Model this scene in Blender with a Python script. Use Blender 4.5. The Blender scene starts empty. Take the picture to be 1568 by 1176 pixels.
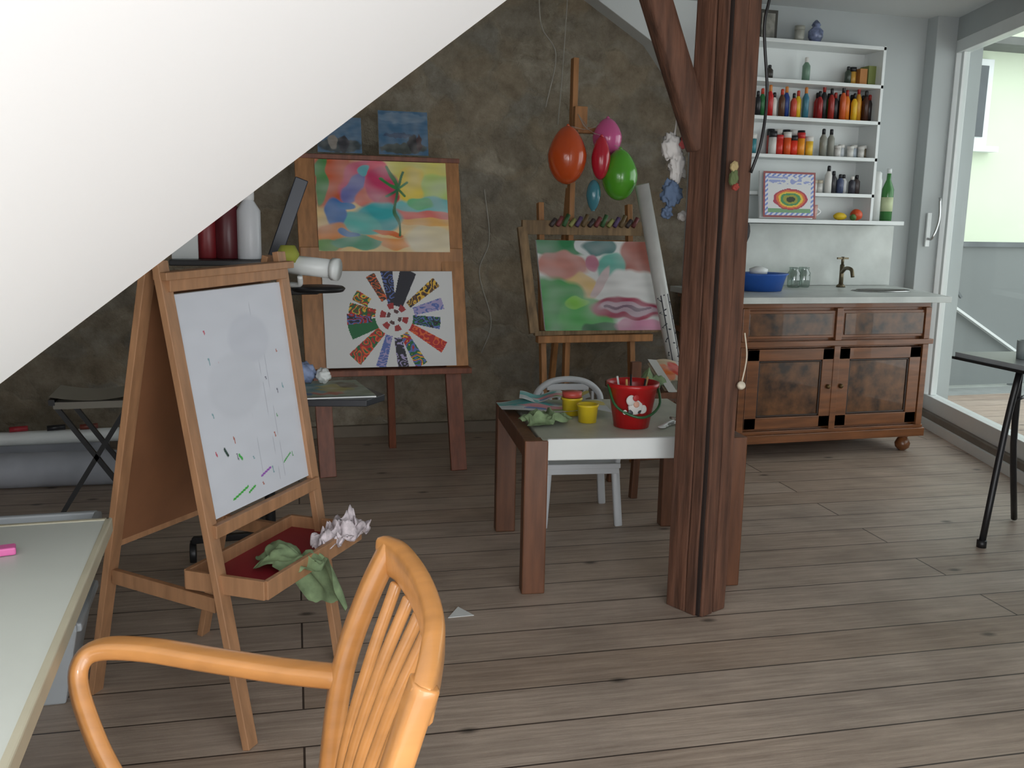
import bpy, math, random
from mathutils import Matrix, Vector, noise
random.seed(7)
S=bpy.context.scene
try:
    S.view_settings.view_transform='Standard'
    S.view_settings.look='None'
except Exception: pass
V=Vector
# ------------------------------------------------------------ materials
def lin(c):
    out=[]
    for v in c[:3]:
        v=v/255.0
        out.append(v/12.92 if v<=.04045 else ((v+.055)/1.055)**2.4)
    return (*out,1)
MATS={}
def mat(name,col,rough=.55,metal=0,var=.12,scale=6,stretch=(1,1,1),bump=0,emit=0,coat=0):
    if name in MATS: return MATS[name]
    m=bpy.data.materials.new(name); m.use_nodes=True
    nt=m.node_tree; N=nt.nodes; L=nt.links
    b=N['Principled BSDF']
    c=lin(col)
    tc=N.new('ShaderNodeTexCoord'); mp=N.new('ShaderNodeMapping'); mp.inputs['Scale'].default_value=stretch
    no=N.new('ShaderNodeTexNoise'); no.inputs['Scale'].default_value=scale; no.inputs['Detail'].default_value=5
    L.new(tc.outputs['Object'],mp.inputs['Vector']); L.new(mp.outputs[0],no.inputs['Vector'])
    r=N.new('ShaderNodeValToRGB')
    r.color_ramp.elements[0].position=.3; r.color_ramp.elements[1].position=.7
    r.color_ramp.elements[0].color=tuple(max(0,x*(1-var)) for x in c[:3])+(1,)
    r.color_ramp.elements[1].color=tuple(min(1,x*(1+var)) for x in c[:3])+(1,)
    L.new(no.outputs[0],r.inputs[0]); L.new(r.outputs[0],b.inputs['Base Color'])
    b.inputs['Roughness'].default_value=rough; b.inputs['Metallic'].default_value=metal
    if coat: b.inputs['Coat Weight'].default_value=coat
    if bump:
        bm=N.new('ShaderNodeBump'); bm.inputs['Strength'].default_value=bump; bm.inputs['Distance'].default_value=.01
        L.new(no.outputs[0],bm.inputs['Height']); L.new(bm.outputs[0],b.inputs['Normal'])
    MATS[name]=m; return m
def wood(name,col,rough=.45,var=.3,axis=2,scale=7,bump=.15,coat=0):
    st=[6,6,6]; st[axis]=.7
    return mat(name,col,rough,0,var,scale,tuple(st),bump,coat=coat)
def attr_mat():
    m=bpy.data.materials.new('painted_colours'); m.use_nodes=True; nt=m.node_tree
    a=nt.nodes.new('ShaderNodeAttribute'); a.attribute_name='Col'
    nt.links.new(a.outputs['Color'],nt.nodes['Principled BSDF'].inputs['Base Color'])
    nt.nodes['Principled BSDF'].inputs['Roughness'].default_value=.6
    return m
PAINT=attr_mat()
def glass_mat(name,col=(248,251,250),gl=.05,tint=1.0):
    m=bpy.data.materials.new(name); m.use_nodes=True; nt=m.node_tree; N=nt.nodes;L=nt.links
    N.remove(N['Principled BSDF'])
    t=N.new('ShaderNodeBsdfTransparent'); g=N.new('ShaderNodeBsdfGlossy'); mx=N.new('ShaderNodeMixShader')
    t.inputs[0].default_value=lin(col); g.inputs['Roughness'].default_value=.03
    mx.inputs[0].default_value=gl
    L.new(t.outputs[0],mx.inputs[1]);L.new(g.outputs[0],mx.inputs[2]);L.new(mx.outputs[0],N['Material Output'].inputs[0])
    return m
GLASS=glass_mat('window_glass')
JARG=glass_mat('jar_glass',(205,215,210),.18)
def mesh_mat():
    m=bpy.data.materials.new('perforated_metal'); m.use_nodes=True; nt=m.node_tree; N=nt.nodes;L=nt.links
    b=N['Principled BSDF']; b.inputs['Base Color'].default_value=lin((118,123,122)); b.inputs['Roughness'].default_value=.6
    tc=N.new('ShaderNodeTexCoord'); v=N.new('ShaderNodeTexVoronoi'); v.inputs['Scale'].default_value=36; v.inputs['Randomness'].default_value=0
    L.new(tc.outputs['Object'],v.inputs['Vector'])
    mt=N.new('ShaderNodeMath'); mt.operation='LESS_THAN'; mt.inputs[1].default_value=.30
    L.new(v.outputs['Distance'],mt.inputs[0])
    t=N.new('ShaderNodeBsdfTransparent'); mx=N.new('ShaderNodeMixShader')
    L.new(mt.outputs[0],mx.inputs[0]); L.new(b.outputs[0],mx.inputs[1]); L.new(t.outputs[0],mx.inputs[2])
    L.new(mx.outputs[0],N['Material Output'].inputs[0])
    return m
def stone_mat():
    m=bpy.data.materials.new('rubble_stone'); m.use_nodes=True; nt=m.node_tree; N=nt.nodes;L=nt.links
    b=N['Principled BSDF']; b.inputs['Roughness'].default_value=.95
    tc=N.new('ShaderNodeTexCoord')
    n0=N.new('ShaderNodeTexNoise'); n0.inputs['Scale'].default_value=3.4; n0.inputs['Detail'].default_value=6
    L.new(tc.outputs['Object'],n0.inputs['Vector'])
    mx=N.new('ShaderNodeMix'); mx.data_type='VECTOR'; mx.inputs[0].default_value=.26
    L.new(tc.outputs['Object'],mx.inputs[4]); L.new(n0.outputs['Color'],mx.inputs[5])
    mp=N.new('ShaderNodeMapping'); mp.inputs['Scale'].default_value=(1,1,1.4)
    L.new(mx.outputs[1],mp.inputs['Vector'])
    v=N.new('ShaderNodeTexVoronoi'); v.feature='DISTANCE_TO_EDGE'; v.inputs['Scale'].default_value=5.6
    vc=N.new('ShaderNodeTexVoronoi'); vc.inputs['Scale'].default_value=5.6
    L.new(mp.outputs[0],v.inputs['Vector']); L.new(mp.outputs[0],vc.inputs['Vector'])
    rm=N.new('ShaderNodeMapRange'); rm.inputs[1].default_value=0; rm.inputs[2].default_value=.13; L.new(v.outputs['Distance'],rm.inputs[0])
    rc=N.new('ShaderNodeValToRGB'); e=rc.color_ramp.elements
    e[0].color=lin((160,150,134)); e[1].color=lin((184,174,156))
    x=e.new(.35); x.color=lin((172,157,134)); x=e.new(.7); x.color=lin((156,151,140))
    sp=N.new('ShaderNodeSeparateColor'); L.new(vc.outputs['Color'],sp.inputs[0]); L.new(sp.outputs[0],rc.inputs[0])
    m1=N.new('ShaderNodeMix'); m1.data_type='RGBA'; m1.inputs[6].default_value=lin((166,156,138))
    L.new(rm.outputs[0],m1.inputs[0]); L.new(rc.outputs[0],m1.inputs[7])
    n1=N.new('ShaderNodeTexNoise'); n1.inputs['Scale'].default_value=7; n1.inputs['Detail'].default_value=11; n1.inputs['Roughness'].default_value=.7
    L.new(tc.outputs['Object'],n1.inputs['Vector'])
    r2=N.new('ShaderNodeValToRGB'); r2.color_ramp.elements[0].position=.32; r2.color_ramp.elements[1].position=.66
    r2.color_ramp.elements[0].color=(.52,.49,.45,1); r2.color_ramp.elements[1].color=(1.05,1.04,1.02,1)
    L.new(n1.outputs[0],r2.inputs[0])
    m2=N.new('ShaderNodeMix'); m2.data_type='RGBA'; m2.blend_type='MULTIPLY'; m2.inputs[0].default_value=1
    L.new(m1.outputs[2],m2.inputs[6]); L.new(r2.outputs[0],m2.inputs[7])
    L.new(m2.outputs[2],b.inputs['Base Color'])
    ad=N.new('ShaderNodeMath'); ad.operation='ADD'
    mr=N.new('ShaderNodeMath'); mr.operation='MULTIPLY'; mr.inputs[1].default_value=.4; L.new(rm.outputs[0],mr.inputs[0]); L.new(mr.outputs[0],ad.inputs[0])
    ml=N.new('ShaderNodeMath'); ml.operation='MULTIPLY'; ml.inputs[1].default_value=1.9; L.new(n1.outputs[0],ml.inputs[0]); L.new(ml.outputs[0],ad.inputs[1])
    bp=N.new('ShaderNodeBump'); bp.inputs['Strength'].default_value=.8; bp.inputs['Distance'].default_value=.035
    L.new(ad.outputs[0],bp.inputs['Height']); L.new(bp.outputs[0],b.inputs['Normal'])
    return m
def floor_mat():
    m=bpy.data.materials.new('old_floorboards'); m.use_nodes=True; nt=m.node_tree; N=nt.nodes;L=nt.links
    b=N['Principled BSDF']
    tc=N.new('ShaderNodeTexCoord'); mp=N.new('ShaderNodeMapping'); mp.inputs['Rotation'].default_value=(0,0,math.radians(3))
    L.new(tc.outputs['Object'],mp.inputs['Vector'])
    br=N.new('ShaderNodeTexBrick'); br.inputs['Scale'].default_value=1; br.inputs['Brick Width'].default_value=3.9; br.inputs['Row Height'].default_value=.19
    br.inputs['Mortar Size'].default_value=.0035; br.inputs['Mortar Smooth'].default_value=.3; br.offset=.37
    br.inputs['Color1'].default_value=lin((190,174,158)); br.inputs['Color2'].default_value=lin((174,155,137)); br.inputs['Mortar'].default_value=lin((72,60,52))
    L.new(mp.outputs[0],br.inputs['Vector'])
    m3=N.new('ShaderNodeMapping'); m3.inputs['Scale'].default_value=(.6,9,1); L.new(mp.outputs[0],m3.inputs['Vector'])
    n=N.new('ShaderNodeTexNoise'); n.inputs['Scale'].default_value=5; n.inputs['Detail'].default_value=9; n.inputs['Roughness'].default_value=.7
    L.new(m3.outputs[0],n.inputs['Vector'])
    r=N.new('ShaderNodeValToRGB'); r.color_ramp.elements[0].position=.26; r.color_ramp.elements[1].position=.70
    r.color_ramp.elements[0].color=(.55,.52,.5,1); r.color_ramp.elements[1].color=(1.1,1.1,1.12,1)
    L.new(n.outputs[0],r.inputs[0])
    mx=N.new('ShaderNodeMix'); mx.data_type='RGBA'; mx.blend_type='MULTIPLY'; mx.inputs[0].default_value=1
    L.new(br.outputs['Color'],mx.inputs[6]); L.new(r.outputs[0],mx.inputs[7])
    vk=N.new('ShaderNodeTexVoronoi'); vk.inputs['Scale'].default_value=1.0; vk.voronoi_dimensions='2D'
    mk=N.new('ShaderNodeMapping'); mk.inputs['Scale'].default_value=(1,1.7,1); L.new(mp.outputs[0],mk.inputs['Vector']); L.new(mk.outputs[0],vk.inputs['Vector'])
    rk=N.new('ShaderNodeMapRange'); rk.inputs[1].default_value=.01; rk.inputs[2].default_value=.036; rk.inputs[3].default_value=.3; rk.inputs[4].default_value=1
    L.new(vk.outputs['Distance'],rk.inputs[0])
    m4=N.new('ShaderNodeMix'); m4.data_type='RGBA'; m4.blend_type='MULTIPLY'; m4.inputs[0].default_value=1
    L.new(mx.outputs[2],m4.inputs[6]); L.new(rk.outputs[0],m4.inputs[7])
    n2=N.new('ShaderNodeTexNoise'); n2.inputs['Scale'].default_value=2.6; n2.inputs['Detail'].default_value=7
    L.new(tc.outputs['Object'],n2.inputs['Vector'])
    rw=N.new('ShaderNodeMapRange'); rw.inputs[1].default_value=.42; rw.inputs[2].default_value=.68; rw.inputs[3].default_value=0; rw.inputs[4].default_value=.55
    L.new(n2.outputs[0],rw.inputs[0])
    m5=N.new('ShaderNodeMix'); m5.data_type='RGBA'; m5.blend_type='MULTIPLY'; m5.inputs[7].default_value=(.6,.6,.62,1)
    L.new(rw.outputs[0],m5.inputs[0]); L.new(m4.outputs[2],m5.inputs[6])
    r2=N.new('ShaderNodeMapRange'); r2.inputs[1].default_value=.3; r2.inputs[2].default_value=.7; r2.inputs[3].default_value=.36; r2.inputs[4].default_value=.56
    L.new(n2.outputs[0],r2.inputs[0]); L.new(r2.outputs[0],b.inputs['Roughness'])
    L.new(m5.outputs[2],b.inputs['Base Color'])
    bp=N.new('ShaderNodeBump'); bp.inputs['Strength'].default_value=.25; bp.inputs['Distance'].default_value=.01
    sb=N.new('ShaderNodeMath'); sb.operation='SUBTRACT'; L.new(n.outputs[0],sb.inputs[0]); L.new(br.outputs['Fac'],sb.inputs[1])
    L.new(sb.outputs[0],bp.inputs['Height']); L.new(bp.outputs[0],b.inputs['Normal'])
    return m
# ------------------------------------------------------------ builder
def catmull(P,n=6):
    P=[V(p) for p in P]
    if len(P)<3: return P
    Q=[P[0]*2-P[1]]+P+[P[-1]*2-P[-2]]; out=[]
    for i in range(1,len(Q)-2):
        for k in range(n):
            t=k/n; a,b,c,d=Q[i-1],Q[i],Q[i+1],Q[i+2]
            out.append(.5*((2*b)+(c-a)*t+(2*a-5*b+4*c-d)*t*t+(3*b-a-3*c+d)*t**3))
    out.append(P[-1]); return out
class Bld:
    def __init__(s,name,loc=(0,0,0),rz=0,M=None):
        s.name=name; s.v=[]; s.f=[]; s.mi=[]; s.sm=[]; s.fc=[]; s.mats=[]
        s.W=M if M is not None else Matrix.Translation(loc)@Matrix.Rotation(math.radians(rz),4,'Z')
        s.T=Matrix.Identity(4)
    def m(s,mt):
        if mt not in s.mats: s.mats.append(mt)
        return s.mats.index(mt)
    def add(s,vs,fs,mt,smooth=False,cols=None):
        o=len(s.v); s.v+=[s.T@V(p) for p in vs]; k=s.m(mt)
        for i,f in enumerate(fs):
            s.f.append([o+j for j in f]); s.mi.append(k); s.sm.append(smooth); s.fc.append(cols[i] if cols else (1,1,1,1))
    def box(s,c,size,mt,R=None):
        x,y,z=[q/2 for q in size]; c=V(c)
        vs=[V(p) for p in [(-x,-y,-z),(x,-y,-z),(x,y,-z),(-x,y,-z),(-x,-y,z),(x,-y,z),(x,y,z),(-x,y,z)]]
        if R is not None: vs=[R@p for p in vs]
        s.add([p+c for p in vs],[(0,3,2,1),(4,5,6,7),(0,1,5,4),(1,2,6,5),(2,3,7,6),(3,0,4,7)],mt)
    def bx(s,x0,x1,y0,y1,z0,z1,mt): s.box(((x0+x1)/2,(y0+y1)/2,(z0+z1)/2),(abs(x1-x0),abs(y1-y0),abs(z1-z0)),mt)
    def beam(s,p,q,w,h,mt,up=(0,0,1)):
        p,q=V(p),V(q); d=(q-p); l=d.length; d.normalize(); up=V(up)
        if abs(d.dot(up))>.98: up=V((0,1,0))
        x=up.cross(d).normalized(); y=d.cross(x)
        R=Matrix((x,y,d)).transposed()
        s.box((p+q)/2,(w,h,l),mt,R)
    def sweep(s,pts,w,h,mt,seg=10,up=(0,0,1),smoothn=6,rad=None,square=False):
        P=catmull(pts,smoothn) if smoothn else [V(p) for p in pts]
        n=len(P); vs=[]; up=V(up)
        px=None
        for i,p in enumerate(P):
            d=(P[min(i+1,n-1)]-P[max(i-1,0)]).normalized()
            if px is None:
                u=up if abs(d.dot(up))<.95 else V((0,1,0))
                x=u.cross(d).normalized()
            else:
                x=(px-d*px.dot(d)).normalized()
            y=d.cross(x); px=x
            k=rad[min(int(i/(n-1)*(len(rad)-1)),len(rad)-1)] if rad else 1
            for j in range(seg):
                a=2*math.pi*(j+.5)/seg; ca,sa=math.cos(a),math.sin(a)
                if square:
                    e=.5; ca=math.copysign(abs(ca)**e,ca); sa=math.copysign(abs(sa)**e,sa)
                vs.append(p+x*ca*w/2*k+y*sa*h/2*k)
        fs=[]
        for i in range(n-1):
            for j in range(seg):
                fs.append((i*seg+j,i*seg+(j+1)%seg,(i+1)*seg+(j+1)%seg,(i+1)*seg+j))
        fs.append(tuple(range(seg))[::-1]); fs.append(tuple((n-1)*seg+j for j in range(seg)))
        s.add(vs,fs,mt,True)
    def tube(s,pts,r,mt,seg=10,n=6,rad=None): s.sweep(pts,2*r,2*r,mt,seg,smoothn=n,rad=rad)
    def cyl(s,p,q,r,mt,seg=16): s.sweep([p,q],2*r,2*r,mt,seg,smoothn=0)
    def lathe(s,prof,c,mt,seg=24,sx=1,sy=1,R=None):
        vs=[];fs=[];c=V(c);n=len(prof)
        for r,z in prof:
            for j in range(seg):
                a=2*math.pi*j/seg; p=V((r*math.cos(a)*sx,r*math.sin(a)*sy,z))
                if R is not None: p=R@p
                vs.append(p+c)
        for i in range(n-1):
            for j in range(seg):
                fs.append((i*seg+j,i*seg+(j+1)%seg,(i+1)*seg+(j+1)%seg,(i+1)*seg+j))
        fs.append(tuple(range(seg))[::-1]); 
        if prof[-1][0]>.0005 and prof[-1][1]>=max(z for r,z in prof)-1e-6: fs.append(tuple((n-1)*seg+j for j in range(seg)))
        s.add(vs,fs,mt,True)
    def prism(s,pts,ex,mt,off=(0,0,0)):
        n=len(pts); ex=V(ex); off=V(off); vs=[V(p)+off for p in pts]+[V(p)+ex+off for p in pts]
        fs=[tuple(range(n))[::-1],tuple(range(n,2*n))]+[(i,(i+1)%n,n+(i+1)%n,n+i) for i in range(n)]
        s.add(vs,fs,mt)
    def blob(s,c,r,mt,amp=.25,fr=8,seg=28,rings=16,sc=(1,1,1),seed=0,floorz=None):
        vs=[];fs=[];c=V(c)
        for i in range(rings+1):
            th=math.pi*i/rings
            for j in range(seg):
                ph=2*math.pi*j/seg
                d=V((math.sin(th)*math.cos(ph),math.sin(th)*math.sin(ph),math.cos(th)))
                k=1+amp*(noise.noise(d*fr*.3+V((seed,0,0)))+.45*noise.noise(d*fr*.7+V((seed,3,0))))
                p=c+V((d.x*r*sc[0],d.y*r*sc[1],d.z*r*sc[2]))*k
                if floorz is not None: p.z=max(p.z,floorz)
                vs.append(p)
        for i in range(rings):
            for j in range(seg):
                fs.append((i*seg+j,(i+1)*seg+j,(i+1)*seg+(j+1)%seg,i*seg+(j+1)%seg))
        s.add(vs,fs,mt,True)
    def cloth(s,c,ux,uy,h,mt,seed=0,fr=4,n=34,drop=None):
        vs=[];fs=[];c=V(c);ux=V(ux);uy=V(uy)
        for j in range(n+1):
            for i in range(n+1):
                u=i/n*2-1; v=j/n*2-1
                ed=1+.25*noise.noise(V((u*2,v*2,seed)))
                q=noise.noise_vector(V((u*fr*.5,v*fr*.5,seed+2)))*.3
                fold=.45+.9*noise.noise(V((u*fr*.5+v,v*fr*.5,seed+7)))+.22*noise.noise(V((u*fr*1.4,v*fr*1.4,seed)))
                dome=max(0,1-.75*(u*u+v*v)*.9)
                p=c+ux*(u*ed+q.x)*(1-.3*v*v)+uy*(v*ed+q.y)*(1-.3*u*u)+V((0,0,h*max(0,fold)*(.35+dome)))
                if drop: p=p+V(drop)*max(0,u-.35)**1.3
                vs.append(p)
        for j in range(n):
            for i in range(n): fs.append((j*(n+1)+i,j*(n+1)+i+1,(j+1)*(n+1)+i+1,(j+1)*(n+1)+i))
        s.add(vs,fs,mt,True)
    def canvas(s,O,U,W,fn,nx=120,ny=80,bulge=None):
        O,U,W=V(O),V(U),V(W); vs=[];fs=[];cs=[]
        for j in range(ny+1):
            for i in range(nx+1):
                p=O+U*(i/nx)+W*(j/ny)
                if bulge: p=p+bulge(i/nx,j/ny)
                vs.append(p)
        for j in range(ny):
            for i in range(nx):
                fs.append((j*(nx+1)+i,j*(nx+1)+i+1,(j+1)*(nx+1)+i+1,(j+1)*(nx+1)+i)); cs.append(fn((i+.5)/nx,(j+.5)/ny))
        s.add(vs,fs,PAINT,True,cs)
    def done(s,bevel=0):
        me=bpy.data.meshes.new(s.name); me.from_pydata([tuple(p) for p in s.v],[],s.f)
        for mt in s.mats: me.materials.append(mt)
        me.polygons.foreach_set('material_index',s.mi); me.polygons.foreach_set('use_smooth',s.sm)
        if PAINT in s.mats:
            a=me.color_attributes.new('Col','FLOAT_COLOR','CORNER'); buf=[]
            for f,c in zip(s.f,s.fc): buf+=list(c)*len(f)
            a.data.foreach_set('color',buf)
        me.update()
        o=bpy.data.objects.new(s.name,me); o.matrix_world=s.W; bpy.context.collection.objects.link(o)
        if bevel:
            b=o.modifiers.new('bevel','BEVEL'); b.width=bevel; b.segments=2; b.limit_method='ANGLE'; b.angle_limit=math.radians(50)
        return o
def painter(base,layers,warp=.03,fr=7,seed=0,aspect=1.45,streak=.16,wash=.3):
    base=lin(base); L=[(l[0],l[1:-1],lin(l[-1])) for l in layers]
    def fn(u,v):
        w=noise.noise_vector(V((u*fr*aspect,v*fr,seed)))*warp+noise.noise_vector(V((u*3*aspect,v*3,seed+4)))*warp*.8
        x=u+w.x; y=v+w.y; c=base
        for k,a,col in L:
            if k=='e':
                cx,cy,rx,ry,rot=a; cr,sr=math.cos(rot),math.sin(rot); dx,dy=(x-cx),(y-cy)
                e=((dx*cr+dy*sr)/rx)**2+((-dx*sr+dy*cr)/ry)**2
                t=min(1,max(0,(1.15-e)/.35))
            elif k=='l':
                x1,y1,x2,y2,wd=a; dx,dy=x2-x1,y2-y1; q=max(0,min(1,((x-x1)*dx+(y-y1)*dy)/(dx*dx+dy*dy)))
                d=math.hypot(x-x1-q*dx,(y-y1-q*dy)); t=min(1,max(0,(wd-d)/(wd*.3)))
            if t>0: c=tuple(c[i]*(1-t)+col[i]*t for i in range(3))
        n=.98+streak*noise.noise(V((u*5,v*16,seed+5)))
        k=wash*max(0,.35+.9*noise.noise(V((u*6,v*6,seed+11))))
        return tuple(min(1,(c[i]*(1-k)+.72*k)*n) for i in range(3))+(1,)
    return fn
# ------------------------------------------------------------ shared materials
whitep=mat('white_plaster',(210,214,213),.8,var=.03,scale=2)
greyp=mat('grey_plaster',(172,177,177),.85,var=.05,scale=1.5)
ceilm=mat('ceiling_paint',(205,208,208),.85,var=.03,scale=1.5)
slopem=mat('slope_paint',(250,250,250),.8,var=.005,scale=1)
whitef=mat('white_lacquer',(222,226,225),.35,var=.02)
stone=stone_mat(); fl=floor_mat()
black=mat('black_metal',(28,28,30),.4,var=.1)
chrome=mat('chrome',(190,190,190),.2,metal=1,var=.05)
oldoak=wood('old_beam_wood',(96,64,48),.8,.45,2,6,.9)
easelw=wood('easel_wood',(166,116,70),.5,.25)
easelred=wood('easel_legs_red',(122,70,48),.5,.25)
beech=wood('beech_wood',(164,122,88),.45,.18)
chairw=wood('chair_wood',(192,134,76),.28,.14,0,5,.05,coat=.35)
kidw=wood('table_wood',(104,66,44),.45,.25)
walnut=wood('walnut',(118,72,40),.35,.3,0,6,.1,coat=.3)
# ------------------------------------------------------------ room
b=Bld('floor'); b.bx(-3,6,-1.5,6.2,-.1,0,fl); b.done()
b=Bld('wall_back'); b.bx(-3,2.9,5.7,5.95,0,2.7,stone); b.done()
b=Bld('wall_back_plaster'); b.bx(2.78,4.5,5.5,5.9,0,2.7,greyp)
b.prism([(2.0,5.56,2.66),(2.44,5.56,2.40),(2.79,5.56,1.98),(2.79,5.56,2.66)],(0,.16,0),whitep)
b.bx(4.34,4.5,5.40,5.5,0,2.68,greyp); b.done(.004)
b=Bld('wall_left'); b.bx(-3.1,-3,-1.5,5.9,0,2.7,stone); b.done()
b=Bld('ceiling'); b.bx(-3,5.2,-1.5,5.9,2.66,2.76,ceilm); b.done()
b=Bld('baseboard_back'); b.bx(-3,2.78,5.66,5.7,0,.07,mat('dusty_trim',(120,110,96),.8)); b.done(.004)
b=Bld('ceiling_slope')
b.prism([(-1.5,1.7,.194),(1.66,1.7,2.655),(.10,-1,2.655),(-1.5,-1,1.41)],(0,.0,.12),slopem); b.done()
RW=Matrix(((-.320,.947,0,4.598),(-.947,-.320,0,5.7),(0,0,1,0),(0,0,0,1)))
b=Bld('wall_right',M=RW)
b.bx(0,.25,0,.2,0,2.66,greyp); b.bx(.25,2.75,0,.2,2.52,2.66,greyp); b.bx(2.75,7.3,0,.2,0,2.66,greyp); b.done()
b=Bld('door_1',M=RW)
for (s0,s1) in ((.25,.33),(1.9,1.98),(2.67,2.75)): b.bx(s0,s1,.0,.08,.1,2.52,whitef)
b.bx(.25,2.75,.0,.08,2.44,2.52,whitef); b.bx(.25,2.75,.0,.08,.1,.2,whitef)
b.bx(.36,.40,.02,.06,.2,2.44,whitef); b.bx(.25,2.75,-.03,.1,0,.1,mat('threshold',(120,112,102),.6))
b.bx(.36,2.67,.035,.042,.2,2.44,GLASS)
b.done(.003)
b=Bld('door_handle',(4.40,5.385,0))
b.beam((0,0,1.42),(0,0,1.2),.03,.012,whitef); b.tube([(0,0,1.25),(0,-.05,1.26),(.03,-.06,1.38),(.03,-.05,1.52)],.009,chrome); b.done()
b=Bld('baseboard_right',M=RW); b.bx(.25,4.2,-.05,-.03,0,.06,whitef); b.done()
b=Bld('balcony_floor'); b.prism([(4.68,6.0,-.12),(3.7,3.1,-.12),(8.5,1.5,-.12),(10,9,-.12),(4.68,9,-.12)],(0,0,.1),mat('concrete',(140,144,142),.9)); b.done()
b=Bld('balcony_railing')
gal=mat('galvanised',(95,100,102),.5,metal=.2)
b.bx(4.75,9.0,6.60,6.604,.0,1.17,mesh_mat()); b.bx(4.75,9.0,6.57,6.63,1.17,1.21,gal)
for x in (4.85,6.4,8.0): b.bx(x,x+.04,6.61,6.65,-.02,1.17,gal)
b.beam((5.2,6.56,.95),(6.6,6.56,.15),.05,.02,whitef); b.beam((5.45,6.56,1.1),(5.75,6.56,.75),.02,.02,gal)
b.done()
fac=mat('facade_render',(214,224,200),.9,var=.03,scale=1)
b=Bld('neighbour_facade'); b.bx(4.5,14,9,9.3,-2,4.2,fac)
b.bx(6.9,14,8.6,9.2,3.22,3.3,mat('facade_trim',(100,102,98),.8))
b.bx(7.38,7.95,8.93,9.0,2.2,3.12,whitef); b.bx(7.45,7.88,8.92,8.94,2.3,3.05,mat('dark_pane',(70,76,80),.2)); b.bx(7.3,8.05,8.85,9,2.14,2.2,whitef); b.bx(7.65,7.68,8.905,8.93,2.3,3.05,whitef)
b.done()
# ------------------------------------------------------------ timber post with brace
b=Bld('timber_post',(1.513,2.864,0),24)
dk=mat('beam_crack',(34,22,17),.9)
b.box((-.002,.0,1.33),(.132,.142,2.66),dk)
def plank(cx,cy,sx,sy,sd):
    n=40; vs=[];fs=[]
    for i in range(n+1):
        z=2.66*i/n; o=.004*noise.noise(V((sd,z*2.3,0))); q=.004*noise.noise(V((sd+9,z*3.1,0)))
        for (a,c) in ((-1,-1),(1,-1),(1,1),(-1,1)): vs.append((cx+a*(sx/2+q)+o,cy+c*(sy/2+o),z))
    for i in range(n):
        for j in range(4): fs.append((i*4+j,i*4+(j+1)%4,i*4+4+(j+1)%4,i*4+4+j))
    fs.append((3,2,1,0)); fs.append((n*4,n*4+1,n*4+2,n*4+3)); b.add(vs,fs,oldoak)
plank(-.034,-.066,.058,.03,1); plank(.034,-.066,.062,.026,2); plank(-.058,.030,.032,.085,3); plank(-.060,-.036,.030,.042,4); plank(.055,.02,.03,.11,5)
b.T=b.W.inverted()
b.sweep([(1.46,2.9,1.58),(1.385,2.9,1.76),(1.30,2.91,1.98),(1.2,2.92,2.25),(1.1,2.93,2.64)],.085,.09,oldoak,12,square=True)
sw=mat('switch_plastic',(205,195,175),.5)
b.T=Matrix.Identity(4)
b.done(.005)
b=Bld('hanging_toy') 
b.blob((1.495,2.735,1.515),.014,mat('toy_cream',(180,160,115),.8),.3,6,sc=(1,.6,1.1)); b.blob((1.495,2.735,1.48),.018,mat('toy_green',(96,110,70),.8),.4,6,sc=(.8,.6,1.4)); b.blob((1.50,2.73,1.452),.011,mat('toy_red',(150,60,50),.8),.4,6)
b.done()
b=Bld('wall_switch'); b.lathe([(.014,0),(.014,.012),(.010,.016)],(1.60,2.80,.80),sw,R=Matrix.Rotation(math.radians(60),3,'X')); b.tube([(1.605,2.80,.98),(1.612,2.79,.9),(1.605,2.80,.81)],.0025,sw); b.done()
b=Bld('black_cable'); b.tube([(1.60,2.80,2.6),(1.615,2.79,2.1),(1.60,2.79,1.95),(1.63,2.80,1.75),(1.615,2.79,1.6),(1.59,2.80,1.5)],.005,black); b.done()
b=Bld('frying_pan'); b.lathe([(.01,0),(.11,.0),(.13,.04),(.125,.04),(.1,.008)],(2.97,5.46,1.28),black,R=Matrix.Rotation(math.radians(90),3,'X')); b.beam((2.97,5.45,1.4),(2.97,5.45,1.62),.025,.012,black); b.done()
b=Bld('hanging_wires'); wm=mat('wire_grey',(165,160,150),.6)
b.tube([(1.72,5.6,2.64),(1.75,5.62,2.45),(1.85,5.64,2.3),(1.80,5.66,2.0)],.0035,wm)
b.tube([(1.9,5.6,2.64),(1.9,5.66,2.2),(1.88,5.66,1.9)],.003,wm); b.tube([(1.42,5.64,1.5),(1.46,5.66,1.2),(1.4,5.66,1.0),(1.48,5.66,.7),(1.42,5.66,.5)],.003,wm); b.done()
b=Bld('hanging_puppet')
wc=mat('cloth_white',(190,187,184),.9); pk=mat('puppet_pink',(170,80,80),.9); bl=mat('puppet_blue',(90,108,135),.9)
b.blob((1.39,2.98,1.585),.034,wc,.5,9,sc=(.9,.7,1.2),seed=1); b.blob((1.415,2.98,1.52),.03,wc,.6,9,sc=(.9,.6,1.6),seed=2)
b.blob((1.43,2.98,1.60),.018,pk,.4,6); b.blob((1.40,2.98,1.43),.03,bl,.6,9,sc=(1.1,.6,1.3),seed=3); b.blob((1.44,2.97,1.36),.016,wc,.4,6); b.blob((1.385,2.98,1.37),.02,bl,.5,6,seed=6)
b.tube([(1.40,2.98,1.62),(1.40,2.95,1.72),(1.42,2.92,1.75)],.003,wc); b.done()
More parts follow.
